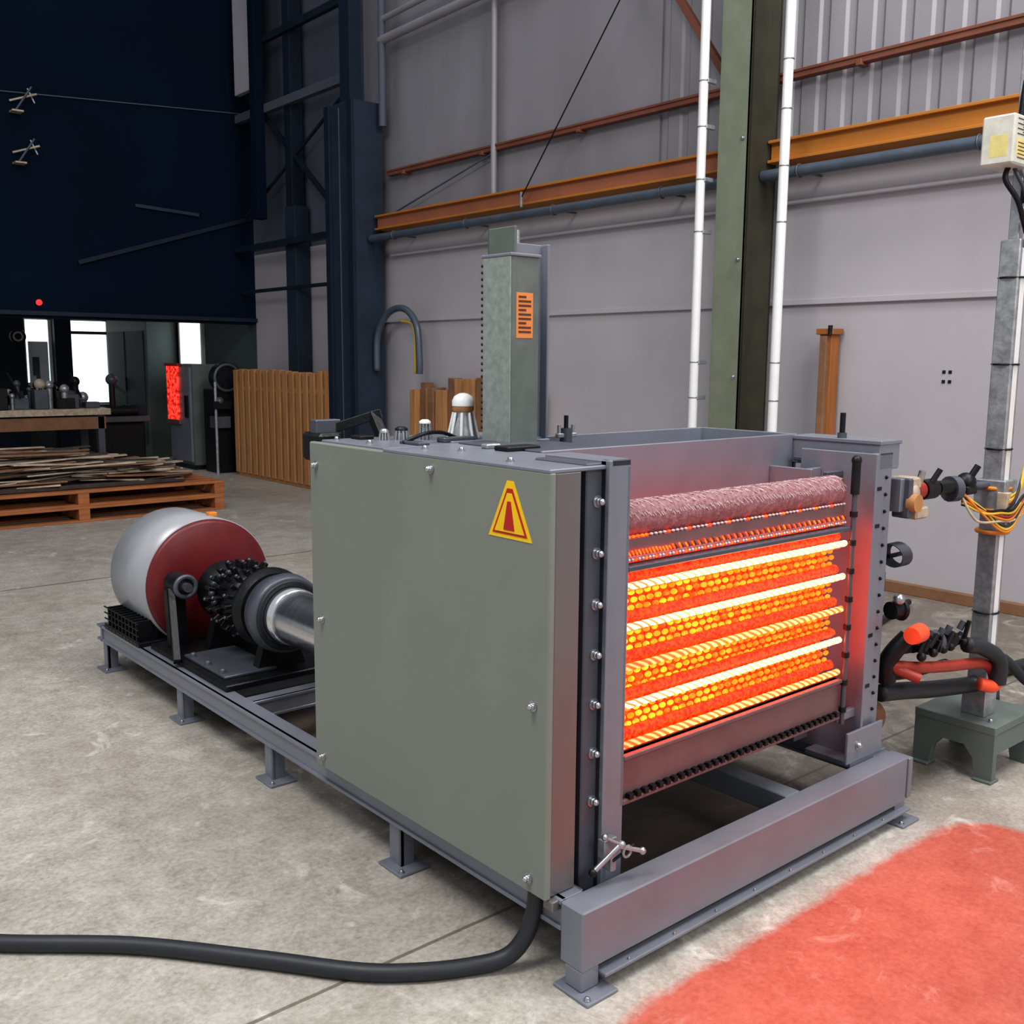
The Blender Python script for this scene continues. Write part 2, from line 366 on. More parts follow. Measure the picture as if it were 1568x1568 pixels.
b=MB();b.cyl((4.5,7.7,4.75),(4.5,5.0,4.80),.045,'wallup',seg=12);b.cyl((4.5,7.7,4.95),(4.5,5.0,5.03),.03,'wallup',seg=12);b.cyl((4.5,7.68,3.9),(4.5,7.68,7.4),.04,'walldark',seg=12);b.build('high_conduit_pipe')
b=MB();b.beam((4.36,3.6,4.9),(4.36,5.3,2.9),.01,.01,'black');b.beam((4.36,5.3,2.82),(4.36,5.3,2.95),.02,.02,'galv');b.build('brace_rod')
b=MB();b.beam((4.48,3.1,3.36),(4.48,4.5,5.3),.05,.05,'rust');b.build('diagonal_brace')
b=MB()
b.beam((4.6,7.7,3.02),(4.6,6.0,3.4),.014,.014,'walldark')
b.beam((4.5,8.36,2.95),(4.5,10.9,4.9),.05,.05,'navy3');b.beam((4.5,8.36,4.4),(4.5,10.9,3.3),.03,.03,'navy3')
b.beam((4.4,8.36,2.88),(4.4,10.95,2.88),.1,.07,'navy3');b.beam((4.45,8.36,4.5),(4.45,10.95,4.5),.08,.10,'walldark');b.beam((4.45,8.36,5.3),(4.45,10.95,5.3),.06,.08,'navy3')
b.beam((4.45,8.36,2.35),(4.45,10.95,2.35),.04,.04,'navy3')
b.box(4.35,4.42,10.4,10.8,4.75,7.5,'wall')
b.box(4.3,4.42,10.15,10.3,3.2,7.5,'navy')
b.build('bracing_truss')
b=MB();b.tube([(4.42,7.72,1.38),(4.42,7.7,1.75),(4.42,7.5,1.98),(4.42,7.2,2.02),(4.42,6.98,1.85),(4.42,6.93,1.5),(4.42,6.93,1.36)],.035,'bluepipe')
b.tube([(4.45,7.3,1.9),(4.45,7.1,1.86),(4.45,7.05,1.7),(4.45,7.05,1.36)],.012,'wirey');b.build('bent_duct_pipe')
b=MB()
b.box(4.52,4.62,2.28,2.37,0,1.72,'post');b.box(4.49,4.53,2.30,2.35,.1,1.68,'wood2');b.box(4.50,4.63,2.26,2.39,1.69,1.73,'post');b.cyl((4.5,2.28,1.69),(4.5,2.28,1.75),.015,'black',seg=10);b.build('timber_post')
b=MB()
for z in(1.38,1.44):
    for y in(1.5,1.54): b.box(WX-.006,WX,y,y+.02,z,z+.02,'black',.001)
b.build('wall_socket')
b=MB()
for x,z in((1.75,4.3),(1.75,3.75)):
    b.beam((x,10.94,z),(x+.25,10.8,z+.08),.02,.02,'scrap');b.beam((x+.05,10.9,z-.1),(x+.2,10.8,z+.15),.02,.02,'steeld');b.box(x,x+.12,10.85,10.99,z-.12,z-.10,'cream');b.beam((x+.18,10.9,z+.15),(x+.25,10.9,z),.015,.015,'galv')
b.build('lamp_bracket')
b=MB();b.ball((1.93,10.94,2.12),.035,'redlamp');b.cyl((1.93,10.93,2.12),(1.93,11,2.12),.02,'black');b.build('red_signal_lamp')
b=MB();b.beam((-4,10.97,4.0),(WX,10.97,4.6),.01,.012,'walldark');b.beam((3.1,10.97,3.32),(3.9,10.97,3.28),.02,.04,'navy2');b.beam((0,10.97,2.0),(WX,10.97,2.0),.03,.05,'navy3');b.beam((2.4,10.97,2.6),(4.6,10.97,3.3),.03,.05,'navy3')
b.build('back_upper_rail')
# ================================================================= MACHINE
mach=empty('industrial_infrared_heating_machine')
b=MB()
def ibeam_y(x0,x1,y0,y1,z0,z1,k='steel',t=.012):
    b.box(x0,x1,y0,y1,z1-t,z1,k,.002);b.box(x0,x1,y0,y1,z0,z0+t,k,.002);b.box(x0+.008,x0+.02,y0,y1,z0,z1,k,.001)
def ibeam_x(x0,x1,y0,y1,z0,z1,k='steel',t=.012):
    b.box(x0,x1,y0,y1,z1-t,z1,k,.002);b.box(x0,x1,y0,y1,z0,z0+t,k,.002);b.box(x0,x1,y0+.004,y0+.016,z0,z1,k,.001)
ibeam_y(0,.075,.078,3.328,.135,.214)
ibeam_y(1.42,1.5,.078,3.328,.135,.214)
b.box(0,1.5,0,.078,.06,.214,'steel',.004)
b.box(0.06,1.5,-.02,.02,.035,.045,'steel',.002)
ibeam_x(0,1.5,3.33,3.4,.135,.214)
for y in(.95,1.86,2.1,2.75): ibeam_x(.076,1.419,y,y+.07,.14,.212)
b.box(.93,1.0,.08,.95,.14,.211,'steel')
for y in(0.005,.78,1.59,2.39,3.29):
    for x in(0.0,1.44):
        b.box(x+.012,x+.024,y,y+.06,0.005,.137,'steel',.001);b.box(x+.012,x+.06,y+.0,y+.012,.005,.137,'steel',.001)
        b.box(x-.02,x+.085,y-.045,y+.075,0,.009,'steel',.002)
        b.hexbolt((x-.006,y-.03,.009),(0,0,1),.006);b.hexbolt((x+.07,y+.055,.009),(0,0,1),.006)
b.box(0,.06,.002,.06,.009,.062,'steel');b.box(1.44,1.5,.002,.06,.009,.062,'steel')
b.box(1.5,1.525,-.005,.075,.07,.21,'steel');b.hexbolt((1.525,.035,.17),(1,0,0),.01);b.hexbolt((1.525,.035,.11),(1,0,0),.01)
for i in range(8): b.hexbolt((.15+i*.17,-.012,.045),(0,0,1),.003)
b.box(.075,.5,2.15,2.72,.19,.214,'steeld')
b.build('base_frame',mach)
# --- cover panel
b=MB()
b.box(-.03,-.01,.10,1.2,.21,1.25,'panel',.004)
b.box(-.012,.07,.102,1.195,.215,1.248,'brushed',.003)
for y,z in((1.16,1.18),(.56,1.22),(1.14,.70),(1.15,.25),(.15,.69),(.16,.25)): 
    b.hexbolt((-.03,y,z),(-1,0,0),.009);b.ball((-.042,y,z),.008,'bolt')
cx=.24
def tri(sc,k,x,w=1,dz=0):
    zc=1.127+dz;pts=[(x,cx-.08*sc*w,zc-.047*sc),(x,cx+.08*sc*w,zc-.047*sc),(x,cx+.012*sc,zc+.092*sc),(x,cx-.012*sc,zc+.092*sc)]
    b.prism(pts,(-.0015,0,0),k)
tri(1,'yellow',-.030);tri(.80,'wred',-.0312);tri(.68,'yellow',-.0324);tri(.50,'wred',-.0336,.5,-.003)
b.box(-.02,.085,.085,.12,.185,.212,'brushed',.003);b.hexbolt((.04,.085,.2),(0,-1,0),.008)
b.build('cover_panel',mach)
# --- flange column & body
b=MB()
b.box(.07,.098,.13,1.15,.22,1.24,'black')
b.box(.098,.152,.115,.30,.17,1.262,'steeld',.003)
b.box(.15,.235,.10,.12,.17,1.268,'steel',.003);b.box(.15,.162,.09,.12,.17,1.268,'steel',.002)
b.box(.15,.235,.10,.32,1.25,1.268,'steel',.003)
b.box(.222,.235,.10,.42,.38,1.25,'steel',.002)
for i in range(7):
    b.hexbolt((.135,.115,1.17-i*.1255),(0,-1,0),.010);b.ball((.135,.1,1.17-i*.1255),.009,'bolt')
b.box(.1,.235,.3,1.15,.3,1.24,'steeld')
b.box(.235,1.38,.42,.432,.38,1.262,'steel',.002)
b.box(.235,1.40,.82,.832,.38,1.262,'steel',.002);b.box(1.39,1.402,.42,.83,.38,1.262,'steel',.002)
b.box(.235,1.39,.43,.83,1.19,1.20,'steeld',.002);b.box(.235,1.39,.43,.83,.38,.40,'steeld',.002)
b.box(-.01,.6,.79,1.16,1.243,1.257,'steel',.003);b.box(-.03,.235,.102,.79,1.247,1.257,'steel',.003)
b.box(.235,.6,.832,1.15,.3,1.245,'steeld')
b.box(.24,.50,.43,.80,1.2,1.262,'steeld')
b.box(.1,.22,.35,.45,.214,.3,'steeld');b.box(.1,.6,.95,1.05,.212,.3,'steeld');b.box(1.28,1.38,.74,.83,.212,.38,'steeld')
b.build('machine_body',mach)
# --- right post + cap
b=MB()
b.box(1.338,1.350,.085,.36,.214,1.22,'steel',.002)
b.box(1.352,1.46,.10,.115,.214,1.22,'steel',.002)
b.box(1.448,1.46,.118,.30,.214,1.22,'steel',.002)
b.box(1.25,1.262,.26,.42,.36,1.163,'steel',.002)
b.box(1.262,1.338,.28,.29,.24,1.163,'steel',.002)
b.box(1.38,1.5,.10,.43,1.165,1.25,'steel',.003);b.box(1.375,1.505,.095,.435,1.245,1.258,'steel',.002)
b.box(1.352,1.38,.12,.40,1.175,1.19,'steeld')
b.box(1.28,1.5,.08,.25,.205,.225,'steel',.003);b.box(1.25,1.46,.076,.086,.225,.33,'steel',.002);b.hexbolt((1.31,.076,.28),(0,-1,0),.01)
for i in range(16): b.hexbolt((1.425,.1,1.14-i*.055),(0,-1,0),.004,'black')
for z in(.45,.62,.98,1.1): b.box(1.37,1.40,.098,.101,z,z+.012,'black',.0005)
b.cyl((1.246,.10,.36),(1.246,.10,1.16),.008,'steeld',seg=12)
for i in range(9): b.lathe((1.246,.10,.40+i*.09),(0,0,1),[(0,.012),(.016,.012)],'black',10)
b.cyl((1.246,.10,1.10),(1.246,.10,1.20),.014,'black',seg=12);b.ball((1.246,.10,1.205),.016,'black')
b.box(1.24,1.45,.11,.13,.36,.39,'steel');b.box(1.25,1.338,.2,.22,1.14,1.16,'steeld')
b.cyl((1.40,.25,1.25),(1.40,.25,1.34),.009,'black',seg=10);b.cyl((1.40,.25,1.25),(1.40,.25,1.275),.015,'steeld',seg=10)
for y in(.16,.36): b.hexbolt((1.38,y,1.21),(-1,0,0),.006)
b.box(1.462,1.50,.12,.2,.75,.82,'black');b.box(1.462,1.49,.12,.2,.55,.6,'black')
b.build('end_post',mach)
# --- heater bank
b=MB()
x0,x1=.235,1.235
b.rib(x0,x1,.17,1.105,lambda x,a:.047+.0022*math.sin(x*420+3*a)+.0010*math.sin(a*14+x*90)+random.uniform(-.0006,.0006),420,40,'quilt')
for i in range(110):
    x=x0+.006+(x1-x0-.012)*i/109;a=1.75+.3*math.sin(i*1.7)+random.uniform(-.2,.2)
    b.beam((x,.17+.048*math.cos(a),1.105+.048*math.sin(a)),(x+.010,.17+.0495*math.cos(a+.35),1.105+.0495*math.sin(a+.35)),.0018,.002,'quilt2')
    a=2.7+random.uniform(-.15,.15)
    b.beam((x,.17+.048*math.cos(a),1.105+.048*math.sin(a)),(x+.006,.17+.0495*math.cos(a+.2),1.105+.0495*math.sin(a+.2)),.0018,.002,'quilt2')
for i in range(60):
    x=x0+.006+(x1-x0-.012)*i/59
    b.ball((x,.125,1.069),.005,'coil_org' if i<6 or i%5==0 else 'quilt2',(1.4,1,.7),8,5)
b.box(x0,x1,.125,.15,1.02,1.066,'rosy',.003)
b.box(x0,x1,.118,.14,1.006,1.02,'quilt',.003)
for i in range(78):
    x=x0+.006+(x1-x0-.012)*i/77
    g='coil_org' if (i<14 or i%2==0) else 'rosy'
    b.beam((x,.121,1.033+random.uniform(-.002,.002)),(x+.007,.119,1.022),.005,.004,g)
    b.ball((x,.118,1.011),.0045,'quilt2' if i%3 else 'coil_org',(1,1,1),8,5)
b.box(x0,x1,.100,.14,.985,1.000,'steeld',.003)
b.box(x0,x1,.185,.2,.5,.985,'coil_red',.001)
b.rib(x0,x1,.15,.972,lambda x,a:.012+random.uniform(-.002,.002),170,8,'coil_red')
zs=[.945,.84,.735,.635,.53]
for t,zc in enumerate(zs):
    hot='coil_hot' if t in(0,1,3) else 'coil_med'
    b.rib(x0,x1,.118,zc,lambda x,a:.0095+.0004*math.sin(x*260+a),280,12,hot)
    b.rib(x0,x1,.148,zc+.018,lambda x,a:.014+random.uniform(-.002,.002),170,10,'coil_red')
    b.rib(x0,x1,.14,zc-.012,lambda x,a:.008+random.uniform(-.0015,.0015),170,8,'coil_org')
    if t<4:
        for r_ in range(3):
            zz=zc-.030-r_*.0205
            for i in range(32):
                x=x0+.014+(x1-x0-.028)*i/31+(.006 if r_%2 else -.004)
                k='coil_yel' if random.random()<.88-.35*(x-.235) else 'coil_org'
                b.ball((x+random.uniform(-.0015,.0015),.158,zz+random.uniform(-.001,.001)),.0125,k,(1.0,.5,.62),10,6)
b.build('glowing_heater_bank',mach)
b=MB()
b.box(x0,x1,.11,.13,.40,.51,'rosy',.003);b.box(x0,x1,.098,.13,.498,.510,'rosy',.002);b.box(x0,x1,.112,.42,.392,.402,'steeld',.002)
for i in range(34):
    x=x0+.02+i*.0288;b.box(x,x+.015,.094,.112,.39,.405,'black',.001)
b.box(x0,x1,.1,.112,.378,.392,'rosy',.002)
b.build('lower_rail',mach)
# --- tall housing on top
b=MB()
b.box(.35,.458,.69,.82,1.257,1.80,'panel2',.004);b.box(.347,.351,.692,.818,1.26,1.797,'galvg',.001)
b.box(.345,.462,.685,.825,1.797,1.806,'steel')
for i in range(26): b.ball((.348,.821,1.3+i*.019),.005,'black',seg=6,rings=4)
b.box(.368,.432,.6885,.6905,1.565,1.695,'label',.0005)
for i in range(9): b.box(.376,.424 if i%3 else .405,.6875,.6885,1.68-i*.0125,1.686-i*.0125,'labelink',.0003)
b.box(.47,.60,.83,.845,1.25,1.855,'steel',.002);b.box(.59,.60,.80,.93,1.25,1.855,'steel',.002);b.box(.455,.465,.80,.93,1.25,1.90,'panel2',.002);b.box(.455,.57,.92,.93,1.25,1.90,'panel2',.002)
b.cyl((.53,.88,1.84),(.53,.88,1.90),.01,'galv',seg=8)
b.build('vertical_housing',mach)
# --- top fittings
b=MB()
c=(.36,.93)
b.lathe((c[0],c[1],1.257),(0,0,1),[(0,.045),(.012,.045),(.07,.026),(.085,.026)],'galv',20)
for i in range(8):
    a=i*math.pi/4;b.beam((c[0]+.048*math.cos(a),c[1]+.048*math.sin(a),1.26),(c[0]+.03*math.cos(a),c[1]+.03*math.sin(a),1.34),.006,.01,'white')
b.lathe((c[0],c[1],1.342),(0,0,1),[(0,.03),(.006,.034),(.022,.034)],'wood',20)
b.lathe((c[0],c[1],1.36),(0,0,1),[(0,.035),(.016,.035),(.030,.028),(.038,.014),(.040,.004)],'white',20)
b.build('cable_gland_dome',mach)
b=MB()
for (x,y,h,r,tk) in((.25,.98,.05,.02,'white'),(.19,1.02,.028,.022,'black'),(.14,1.04,.022,.016,'galv'),(.29,1.03,.03,.015,'black')):
    for i in range(10):
        a=i*math.pi/5;b.cyl((x+r*math.cos(a),y+r*math.sin(a),1.257),(x+r*.8*math.cos(a),y+r*.8*math.sin(a),1.257+h),.0025,'galv',seg=6)
    b.cyl((x,y,1.25),(x,y,1.257+h*.8),r*.7,'galv',seg=12);b.lathe((x,y,1.257+h),(0,0,1),[(0,r*.9),(.006,r*.9),(.012,r*.5)],tk,14)
for (x,y) in((.02,1.12),(.03,.95),(.02,.3),(.1,.6),(.05,.7)): b.hexbolt((x,y,1.257),(0,0,1),.007)
b.cyl((.64,.76,1.2),(.64,.76,1.29),.02,'steeld',seg=12);b.cyl((.64,.76,1.29),(.64,.76,1.33),.007,'black',seg=8);b.box(.60,.68,.75,.77,1.26,1.275,'galv');b.cyl((.61,.76,1.26),(.61,.76,1.30),.006,'galv',seg=8);b.cyl((.67,.76,1.26),(.67,.76,1.30),.006,'galv',seg=8)
b.box(.18,.30,.5,.56,1.257,1.270,'black');b.box(.19,.24,.6,.63,1.257,1.27,'galv');b.box(.08,.13,1.08,1.14,1.257,1.268,'black');b.box(.1,.14,.8,.9,1.257,1.266,'steeld')
b.tube([(.1,.88,1.26),(.16,.86,1.285),(.24,.88,1.285),(.31,.9,1.265)],.006,'black');b.box(.22,.34,.84,.88,1.257,1.272,'steeld')
b.build('top_fittings',mach)
b=MB()
b.box(.02,.10,1.22,1.34,1.18,1.27,'black',.01);b.box(.05,.09,1.2,1.24,1.10,1.22,'black');b.box(.03,.12,1.26,1.30,1.26,1.31,'steeld');b.beam((.1,1.28,1.28),(.22,1.18,1.33),.03,.03,'black');b.beam((.2,1.2,1.33),(.2,1.14,1.255),.03,.03,'black')
b.box(.05,.1,1.14,1.26,1.15,1.18,'black')
b.build('rear_bracket_head',mach)
b=MB()
b.box(.145,.19,.075,.10,.27,.32,'galv',.002);b.cyl((.10,.07,.255),(.17,.05,.31),.007,'bolt',seg=10);b.cyl((.17,.05,.31),(.235,.03,.285),.006,'bolt',seg=10);b.ball((.235,.03,.285),.010,'bolt');b.ball((.10,.07,.255),.011,'black')
b.cyl((.14,.07,.335),(.18,.05,.31),.005,'bolt',seg=8);b.ball((.14,.07,.335),.009,'bolt');b.cyl((.16,.06,.27),(.215,.04,.305),.004,'black',seg=8);b.ball((.18,.05,.31),.011,'galv');b.box(.155,.175,.06,.10,.24,.28,'galv');b.torus((.195,.045,.29),(0,1,0),.014,.004,'galv',14,6)
b.build('toggle_clamp',mach)
# ================================================================= MOTOR
mot=empty('electric_motor',mach)
ax,az=.33,.475;r=.30
b=MB()
b.lathe((ax,2.82,az),(0,1,0),[(0,r-.012),(.0,r),(.43,r),(.46,r-.04),(.47,.1)],'drumw',64)
b.lathe((ax,2.80,az),(0,1,0),[(0,.05),(0,r-.02),(.012,r-.006),(.03,r-.006)],'drumr',64)
b.torus((ax,2.82,az),(0,1,0),r-.004,.004,'drumw',64,8)
for i in range(9): b.box(-.0,.1,2.86+i*.045,2.868+i*.045,.214,.33,'black',.001)
for i in range(4): b.box(.0,.006,2.84,3.28,.235+i*.028,.241+i*.028,'black',.001)
b.box(.0,.6,2.84,3.28,.214,.235,'black')
b.box(.1,.56,2.9,3.2,.214,.3,'black')
b.box(ax+.05,ax+.09,2.9,2.94,az+r-.01,az+r+.01,'wireo')
b.build('motor_drum',mot)
b=MB()
b.cyl((ax,2.12,az),(ax,2.82,az),.06,'black')
b.lathe((ax,2.30,az),(0,1,0),[(0,.08),(.01,.125),(.10,.135),(.13,.10),(.2,.09)],'black',32)
for k_,(yy,rr) in enumerate(((2.33,.135),(2.40,.15),(2.50,.14))):
    for i in range(20):
        a=2*math.pi*i/20+k_*.15;d=Vector((math.cos(a),0,math.sin(a)));p=Vector((ax,yy,az))+d*rr
        b.obox(p,(d,(0,1,0),d.cross(Vector((0,1,0)))),(.018,.022,.008),'black',.003)
        if i%2: b.ball(p+d*.018,.008,'steeld',seg=6,rings=5)
b.lathe((ax,2.60,az),(0,1,0),[(0,.10),(.05,.13),(.06,.09)],'black',24)
for i in range(12):
    a=2*math.pi*i/12;b.hexbolt((ax+.085*math.cos(a),2.60,az+.085*math.sin(a)),(0,-1,0),.01,'steeld')
b.lathe((ax,2.04,az),(0,1,0),[(0,.118),(0,.150),(.008,.158),(.05,.164),(.06,.155),(.10,.15),(.12,.10)],'steeld',56,False)
b.torus((ax,2.04,az),(0,1,0),.135,.011,'rubber',48)
b.lathe((ax,2.17,az),(0,1,0),[(0,.15),(.03,.168),(.05,.168),(.06,.12)],'black',40)
b.prism([(.2,2.55,.235),(.46,2.55,.235),(.40,2.55,.42),(.26,2.55,.42)],(0,.05,0),'black')
b.prism([(.08,2.66,.22),(.16,2.66,.22),(.15,2.66,.5),(.11,2.66,.56),(.07,2.66,.50)],(0,.04,0),'black')
b.beam((.09,2.66,.5),(.02,2.45,.24),.03,.04,'black');b.cyl((.13,2.60,.52),(.13,2.72,.52),.05,'black');b.torus((.13,2.6,.52),(0,1,0),.045,.01,'steeld');b.cyl((.13,2.57,.52),(.13,2.6,.52),.02,'bolt')
b.prism([(.22,2.12,.235),(.44,2.12,.235),(.40,2.12,.36),(.26,2.12,.36)],(0,.05,0),'black')
b.box(.04,.6,2.02,2.8,.214,.24,'black',.004);b.box(.07,.3,2.1,2.5,.24,.252,'steeld',.003)
for y in(2.16,2.3,2.45): b.hexbolt((.09,y,.252),(0,0,1),.012,'steeld')
b.build('gear_coupling',mot)
b=MB();b.cyl((ax,1.16,az),(ax,2.06,az),.108,'chrome',seg=64);b.lathe((ax,1.98,az),(0,1,0),[(0,.109),(.005,.116),(.06,.116)],'chrome',64);b.build('drive_shaft',mot)
b=MB();b.tube([(-2.6,2.6,.021),(-1.7,1.75,.021),(-1.2,1.28,.021),(-1.0,1.08,.021),(-.75,.86,.021),(-.53,.60,.021),(-.37,.40,.021),(-.25,.30,.021),(-.14,.24,.021),(-.07,.2,.035),(-.03,.18,.075),(-.005,.17,.14),(.0,.165,.205)],.0215,'rubber',14);b.build('power_cable',mach)
# ================================================================= stand with pole
st=empty('support_stand')
b=MB()
X0,X1,Y0,Y1,H=2.0,2.32,-.06,.24,.21
arch=[(Y0,0),(Y0,H),(Y1,H),(Y1,0),(Y1-.06,0),(Y1-.075,.08),(Y1-.11,.12),(Y0+.11,.12),(Y0+.075,.08),(Y0+.06,0)]
for x in(X0,X1-.03): b.prism([(x,y,z) for y,z in arch],(.03,0,0),'machg')
b.box(X0-.002,X1+.002,Y0-.002,Y1+.002,H-.03,H+.002,'machg');b.box(X0+.031,X1-.031,Y0+.002,Y0+.03,.10,H-.031,'machg')
for y in(Y0,Y1-.06): b.box(X0-.015,X0+.05,y-.005,y+.065,0,.010,'machg')
b.hexbolt((X0+.05,Y0+.04,H+.002),(0,0,1),.008)
b.build('stand_base',st)
b=MB()
px,py=2.12,.06
b.box(px-.045,px+.045,py-.045,py+.045,H,H+.13,'galv',.004)
b.box(px-.035,px+.035,py-.035,py+.035,H,1.93,'galv',.004)
b.box(px-.018,px+.018,py-.018,py+.018,1.93,2.62,'galv',.003)
b.box(px-.018,px+.018,py-.036,py-.0355,.4,1.9,'white',.0002)
for z in(.6,.9,1.2,1.5,1.8): b.torus((px,py,z),(0,0,1),.044,.004,'black',14,6)
b.box(px-.03,px+.03,py-.04,py-.018,2.05,2.12,'black');b.ball((px-.02,py-.04,2.02),.016,'galv')
b.build('stand_pole',st)
b=MB()
bx,bz=px-.03,-.055
b.box(bx-.15,bx+.05,py-.05,py+.06,2.215+bz,2.375+bz,'paper',.006)
b.box(bx-.1505,bx-.149,py-.03,py+.03,2.24+bz,2.31+bz,'paley',.0005)
b.box(bx-.13,bx-.04,py-.0505,py-.05,2.24+bz,2.30+bz,'paley',.0002)
for i in range(7): b.box(bx-.13+.04*(i%2),bx+.02,py-.0515,py-.05,2.31+bz+i*.008,2.313+bz+i*.008,'labelink',.0003)
for i in range(5): b.box(bx-.12,bx+.01-.03*(i%3),py-.0515,py-.05,2.235+bz+i*.012,2.238+bz+i*.012,'labelink',.0003)
b.tube([(px-.09,py,2.17),(px-.11,py,2.12),(px-.07,py-.03,2.05),(px-.01,py-.04,1.95)],.009,'black')
b.tube([(px-.06,py,2.17),(px-.07,py-.02,2.14),(px-.03,py-.04,2.06),(px,py-.04,1.9)],.007,'steeld')
b.tube([(px-.03,py-.02,2.17),(px+.0,py-.03,2.1),(px-.03,py-.03,2.02)],.007,'white')
b.tube([(px-.02,py,2.32),(px+.0,py,2.5),(px+.05,py,2.8)],.014,'black')
b.build('junction_box',st)
b=MB()
for i in range(7):
    o=random.uniform(-.03,.03)
    b.tube([(px-.05,py-.05,.95+i*.012),(px-.02+o,py-.09,1.05+o),(px+.06,py-.08,1.2+o),(px+.15+o,py-.1,1.32+i*.02),(px+.3,py-.1,1.35-i*.06)],.005,random.choice(['wireo','wirey','cream','rubber','wirey']))
for i in range(8):
    o=random.uniform(-.04,.04)
    b.tube([(px-.25,.06,1.06-i*.006),(px-.18+o,.02,.98+o*.5),(px-.08,-.0,.92+i*.01),(px-.03,-.02,.92+i*.01),(px+.08,-.03,1.0+o),(px+.25,-.04,.95-.04*i)],.0045,['wireo','wirey','rubber','cream','wireo','redp','wirey','black'][i])
for z in(.9,.98,1.06): b.torus((px,py,z),(0,0,1),.052,.008,'wireo',16,6)
b.box(px-.05,px+.05,py-.055,py+.055,.97,1.09,'galv');b.box(px-.055,px-.02,py-.07,py-.03,.93,1.05,'cream')
b.build('wire_bundle',st)
b=MB()
b.cyl((1.51,.14,1.07),(2.09,.07,1.07),.014,'steeld',seg=12)
b.box(1.505,1.53,.09,.18,1.02,1.13,'steel');b.ball((1.58,.1,1.075),.04,'cream',(1,.8,1));b.box(1.54,1.62,.08,.16,1.09,1.13,'cream',.006);b.cyl((1.55,.08,1.05),(1.55,.05,1.05),.03,'wood',seg=16);b.box(1.58,1.66,.07,.14,.99,1.03,'cream',.006);b.box(1.525,1.55,.07,.13,1.0,1.13,'steeld',.004)
b.cyl((1.61,.12,1.08),(1.67,.11,1.08),.03,'redp',seg=16);b.cyl((1.67,.11,1.08),(1.74,.105,1.08),.035,'black',seg=16);b.cyl((1.76,.10,1.08),(1.83,.09,1.08),.025,'black',seg=16);b.cyl((1.85,.1,1.07),(1.88,.09,1.07),.045,'steeld',seg=16)
b.ball((1.93,.08,1.09),.035,'black');b.box(1.89,1.96,.05,.1,1.05,1.08,'black',.005);b.cyl((1.93,.07,1.1),(1.95,.05,1.15),.012,'black',seg=8);b.cyl((1.7,.09,1.1),(1.72,.07,1.15),.01,'black',seg=8);b.cyl((1.62,.09,1.11),(1.62,.08,1.15),.012,'bolt',seg=8)
for i in range(8): b.torus((1.53+.008*i,.12,.87),(1,0,.25),.040,.0035,'steeld',20,6)
b.cyl((1.505,.12,.87),(1.60,.12,.87),.008,'black',seg=8)
b.build('upper_valve_arm',st)
b=MB()
b.cyl((1.505,.1,.69),(1.55,.09,.69),.03,'black',seg=18);b.torus((1.55,.09,.69),(1,-.2,0),.03,.009,'black',18,6);b.ball((1.52,.08,.73),.02,'bolt')
b.lathe((1.505,.02,.62),(1,.1,0),[(0,.028),(.03,.032),(.07,.032)],'redor',18)
b.tube([(1.56,.06,.6),(1.53,.09,.55),(1.52,.11,.5),(1.53,.11,.44)],.03,'black')
b.cyl((1.54,.08,.56),(1.92,.06,.53),.022,'black',seg=14);b.cyl((1.60,.07,.57),(1.68,.065,.565),.035,'black',seg=16);b.cyl((1.70,.07,.55),(1.76,.06,.55),.04,'steeld',seg=16);b.cyl((1.82,.06,.54),(1.86,.06,.54),.032,'black',seg=16)
for x in(1.6,1.68,1.75,1.8,1.9): b.cyl((x,.05,.57),(x+.01,.04,.60),.012,'steeld',seg=8);b.ball((x,.03,.53),.016,'black')
for i in range(10):
    x=1.58+i*.035;b.beam((x,.03,.54+random.uniform(-.03,.03)),(x+random.uniform(-.03,.04),.02,.58+random.uniform(-.03,.03)),.012,.014,random.choice(['black','steeld','black']))
b.tube([(1.52,.1,.50),(1.62,.05,.485),(1.8,.03,.46),(1.98,.01,.44),(2.06,-.0,.41),(2.08,-.01,.36)],.020,'redp',12)
b.tube([(1.9,.02,.52),(1.98,-.0,.5),(2.05,-.03,.45),(2.06,-.03,.36)],.028,'rubber',12)
b.tube([(2.0,.01,.36),(2.04,-.02,.35),(2.08,-.02,.37)],.024,'redor',12)
b.tube([(1.51,.12,.40),(1.62,.1,.39),(1.8,.09,.36),(2.02,.08,.33),(2.08,.06,.33)],.03,'rubber',12)
b.tube([(1.54,.2,.33),(1.58,.18,.30),(1.6,.2,.26),(1.65,.3,.3)],.04,'wood2',12)
b.cyl((1.52,.12,.5),(1.58,.02,.46),.018,'redp',seg=12)
b.build('lower_hose_arm',st)
b=MB();b.tube([(2.34,.2,.12),(2.7,.35,.05),(3.2,.5,.03),(4.2,.2,.03),(4.5,-1,.03)],.03,'rubber');b.tube([(2.34,.3,.3),(2.6,.7,.1),(3.2,1.2,.03),(4.3,1.5,.03)],.02,'black');b.tube([(2.34,.1,.2),(2.6,.2,.3),(2.9,.1,.1),(3.4,-.2,.03)],.022,'rubber');b.build('floor_hose')
